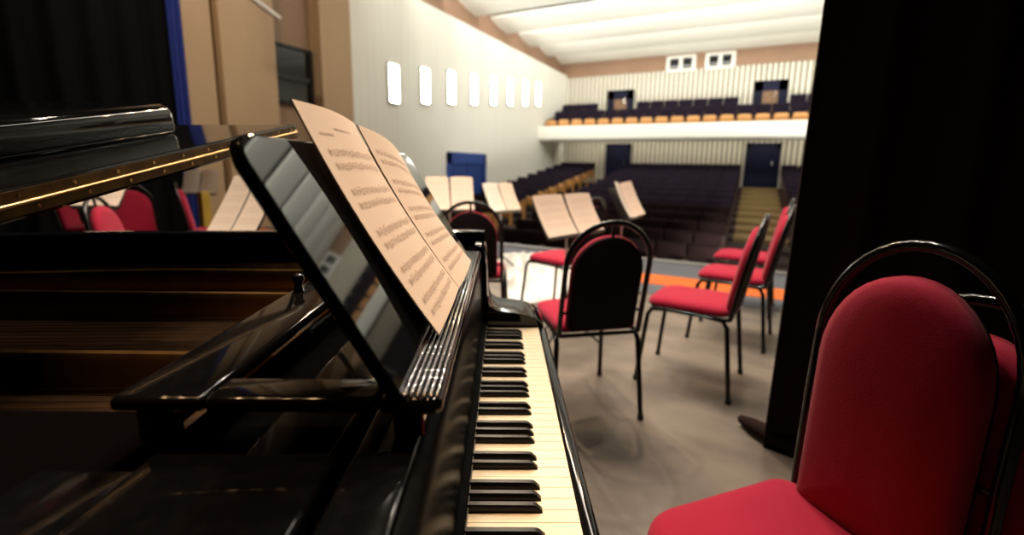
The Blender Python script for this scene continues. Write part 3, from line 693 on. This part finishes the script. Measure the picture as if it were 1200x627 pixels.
# tip-up seats
def make_seat(back, wood, zt_=0.56):
    s = empty('theatre_seat')
    prof = rrect(-0.272, 0.50, 0.272, 0.90, [0.02, 0.045, 0.045, 0.02], 4)
    m = MB(); m.loft([[(p[0], 0.05+0.10*(p[1]-0.42)+n, p[1]) for p in (inset_loop(prof, i) if i else prof)] for n, i in ((-0.045, 0.04), (-0.03, 0.008), (-0.01, 0.0), (0.03, 0.0), (0.045, 0.012))])
    m.build('backrest', back, s, smooth=60)
    prof = rrect(-0.225, 0.26, 0.225, zt_, [0.04, 0.09, 0.09, 0.04], 4)
    m = MB(); m.loft([[(p[0], -0.06-0.10*(p[1]-0.4)+n, p[1]) for p in (inset_loop(prof, i) if i else prof)] for n, i in ((-0.03, 0.02), (-0.018, 0.0), (0.0, 0.0), (0.05, 0.02))])
    m.build('tip_up_seat', wood, s, smooth=60)
    for sx in (-1, 1):
        m = MB(); m.box((sx*0.255-0.010, -0.14, 0.0), (sx*0.255+0.010, 0.06, 0.60)); m.box((sx*0.255-0.020, -0.18, 0.60), (sx*0.255+0.020, 0.04, 0.63)); m.build('armrest', wood, s, bevel=(0.008, 2))
    return s
PROTO = {k: [make_seat(*a), True, None] for k, a in dict(A=(M['purple'], M['seat_wood']), B=(M['seat_dim'], M['seat_wood_shade']), C=(M['purple'], M['seat_wood'], 0.82), D=(M['purple'], M['seat_wood_shade']), E=(M['seat_dim'], M['seat_wood'])).items()}
for v in PROTO.values(): v[2] = children(v[0])
def put_seat(kind, x, y, z, label, group):
    p = PROTO[kind]
    if p[1]: s = p[0]; p[1] = False
    else: s = copy_tree(p[0], p[2])
    s.location = (x, y, z); tag(s, label, 'theatre seat', group)
ordn = ['first', 'second', 'third', 'fourth', 'fifth', 'sixth', 'seventh', 'eighth', 'ninth', 'tenth', 'eleventh', 'twelfth', 'thirteenth', 'last']
blocks = (('left block by the white wall', -7.66, 3), ('middle block', -4.55, 8), ('right block', 1.28, 5))
for i, y in enumerate(rows):
    for bn, xs, cnt in blocks:
        if y < 12.5: lab, kd = f'theatre seat, darkened for the dim front hall, in the {ordn[i]} stalls row, {bn}', 'B'
        else: lab, kd = f'dark purple theatre seat in the {ordn[i]} stalls row, {bn}', 'D'
        for j in range(cnt):
            if bn == 'right block' and xs+j*0.56 > 0.36*(y-2.2)/1.0*0.5+0.9+0.9: continue
            if bn[0] == 'l' and j == cnt-1:
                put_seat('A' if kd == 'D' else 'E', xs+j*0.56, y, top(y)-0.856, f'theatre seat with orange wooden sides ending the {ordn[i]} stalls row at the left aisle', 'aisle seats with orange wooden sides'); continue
            put_seat(kd, xs+j*0.56, y, top(y)-0.856, lab, f'stalls seats, {ordn[i]} row, {bn}')
for i, (y, zf) in enumerate(((18.62, 2.33), (19.50, 2.72), (20.42, 3.12))):
    nm = ('front', 'middle', 'last')[i]
    for j in range(18):
        x = -7.66+0.56*j
        if i == 2 and (-6.2 < x < -4.65 or -0.4 < x < 1.15): continue
        put_seat('C' if i == 0 else 'D', x, y, zf+0.006, ('theatre seat with orange plywood underside in the front balcony row' if i == 0 else f'dark purple theatre seat in the {nm} balcony row'), f'balcony seats, {nm} row')

# ================================================================== LIGHTS
def area(name, loc, to, sx, sy, power, col=(1, 1, 1), spread=180):
    l = bpy.data.lights.new(name, 'AREA'); l.shape = 'RECTANGLE'; l.size = sx; l.size_y = sy; l.energy = power; l.color = col; l.spread = R(spread)
    o = bpy.data.objects.new(name, l); COL.objects.link(o); o.location = loc
    o.rotation_euler = (Vector(to)-Vector(loc)).to_track_quat('-Z', 'Y').to_euler(); return o
def spot(name, loc, to, power, col, angle=60, blend=0.6, r=0.06):
    l = bpy.data.lights.new(name, 'SPOT'); l.energy = power; l.color = col; l.spot_size = R(angle); l.spot_blend = blend; l.shadow_soft_size = r
    o = bpy.data.objects.new(name, l); COL.objects.link(o); o.location = loc
    o.rotation_euler = (Vector(to)-Vector(loc)).to_track_quat('-Z', 'Y').to_euler(); return o
for i in range(len(lips)-1):
    y = lips[i]+0.12
    area('trough_lamp', (-0.2, y, LZ+0.16), (-0.2, y+1.0, LZ+0.06), 15.8, 0.10, (230, 220, 200, 160, 130, 85, 40)[i], (1.0, 0.96, 0.86))
area('added_hall_uplight', (1.6, 6.75, -0.75), (-4.2, 15.0, 4.8), 10.0, 0.3, 860, (1.0, 0.96, 0.86), 80)  # added unseen uplight below the stage edge, brightens ceiling and left wall
WARM = (1.0, 0.66, 0.36); NEU = (1.0, 0.88, 0.74)
for i, (x, y) in enumerate(((-2.4, 3.2), (-1.6, 2.6), (-0.8, 3.6), (-3.4, 4.8), (0.3, 3.4), (-2.0, 4.8))):
    spot('stage_lamp', (x, y, 6.6), (x*0.6-0.2, y-0.4, 0.4), 420, NEU, 88, 0.9, 0.09)
for i, x in enumerate((-6.0, -5.0, -4.0, -3.0, -2.0)):
    spot('border_lamp', (x, 7.3, 5.9), (x*0.3-0.3, 1.6, 0.8), 150, WARM, 50, 0.8, 0.07)
spot('added_page_spot', (-3.6, -0.8, 6.2), (-2.9, 1.9, 0.9), 800, NEU, 40, 0.5, 0.09)  # added narrow spot to brighten the page and chairs beyond the rim
spot('added_page_spot', (-1.2, 0.0, 6.4), (-1.4, 3.7, 0.8), 620, NEU, 38, 0.5, 0.09)  # added narrow spot to brighten the scores on the middle stands
for i in range(8):
    q = kw(-3.6+0.55*i, 0.75+0.06*(i % 2))
    spot('overhead_lamp', (q.x, q.y, 6.2), tuple(kw(-0.45+0.02*i, 0.25, 0.95)), 130, (1.0, 0.60, 0.30), 20, 0.5, 0.06)
area('added_soffit_fill', (-0.2, 20.3, 2.26), (-0.2, 21.13, 1.5), 15.0, 0.15, 55, (1.0, 0.92, 0.76))  # added hidden fill that brightens the slats under the balcony
area('proscenium_wash', (-2.5, 7.3, 6.2), (-4.0, 4.2, 1.0), 8.0, 0.4, 200, (1.0, 0.90, 0.76))
spot('side_lamp', (-5.0, 2.0, 5.5), (-8.0, 5.8, 3.0), 420, (1.0, 0.82, 0.60), 90, 0.9, 0.2)

W = bpy.data.worlds.new('World'); S.world = W; W.use_nodes = True
W.node_tree.nodes['Background'].inputs[0].default_value = (0.02, 0.018, 0.015, 1); W.node_tree.nodes['Background'].inputs[1].default_value = 0.15

# ================================================================== CAMERA
pitch, yaw, roll = R(9.958), R(26.92), R(1.0)
F = Vector((-math.sin(yaw)*math.cos(pitch), math.cos(yaw)*math.cos(pitch), -math.sin(pitch)))
R0 = Vector((math.cos(yaw), math.sin(yaw), 0)); U0 = R0.cross(F)
Rt = R0*math.cos(roll)+U0*math.sin(roll); U = U0*math.cos(roll)-R0*math.sin(roll)
cd = bpy.data.cameras.new('Camera'); co = bpy.data.objects.new('Camera', cd); COL.objects.link(co)
Mx = Matrix((Rt, U, -F)).transposed().to_4x4(); Mx.translation = Vector((0, 0, H)); co.matrix_world = Mx
cd.sensor_width = 36.0; cd.lens = 36.0*540/1200
cd.shift_x = 0.0; cd.shift_y = (290-313.5)/1200
cd.clip_start = 0.02; cd.clip_end = 100
cd.dof.use_dof = True; cd.dof.focus_distance = 0.72; cd.dof.aperture_fstop = 2.4
S.camera = co
S.view_settings.view_transform = 'Standard'; S.view_settings.look = 'None'; S.view_settings.gamma = 1.0; S.view_settings.use_curve_mapping = False
S.view_settings.exposure = 0.0
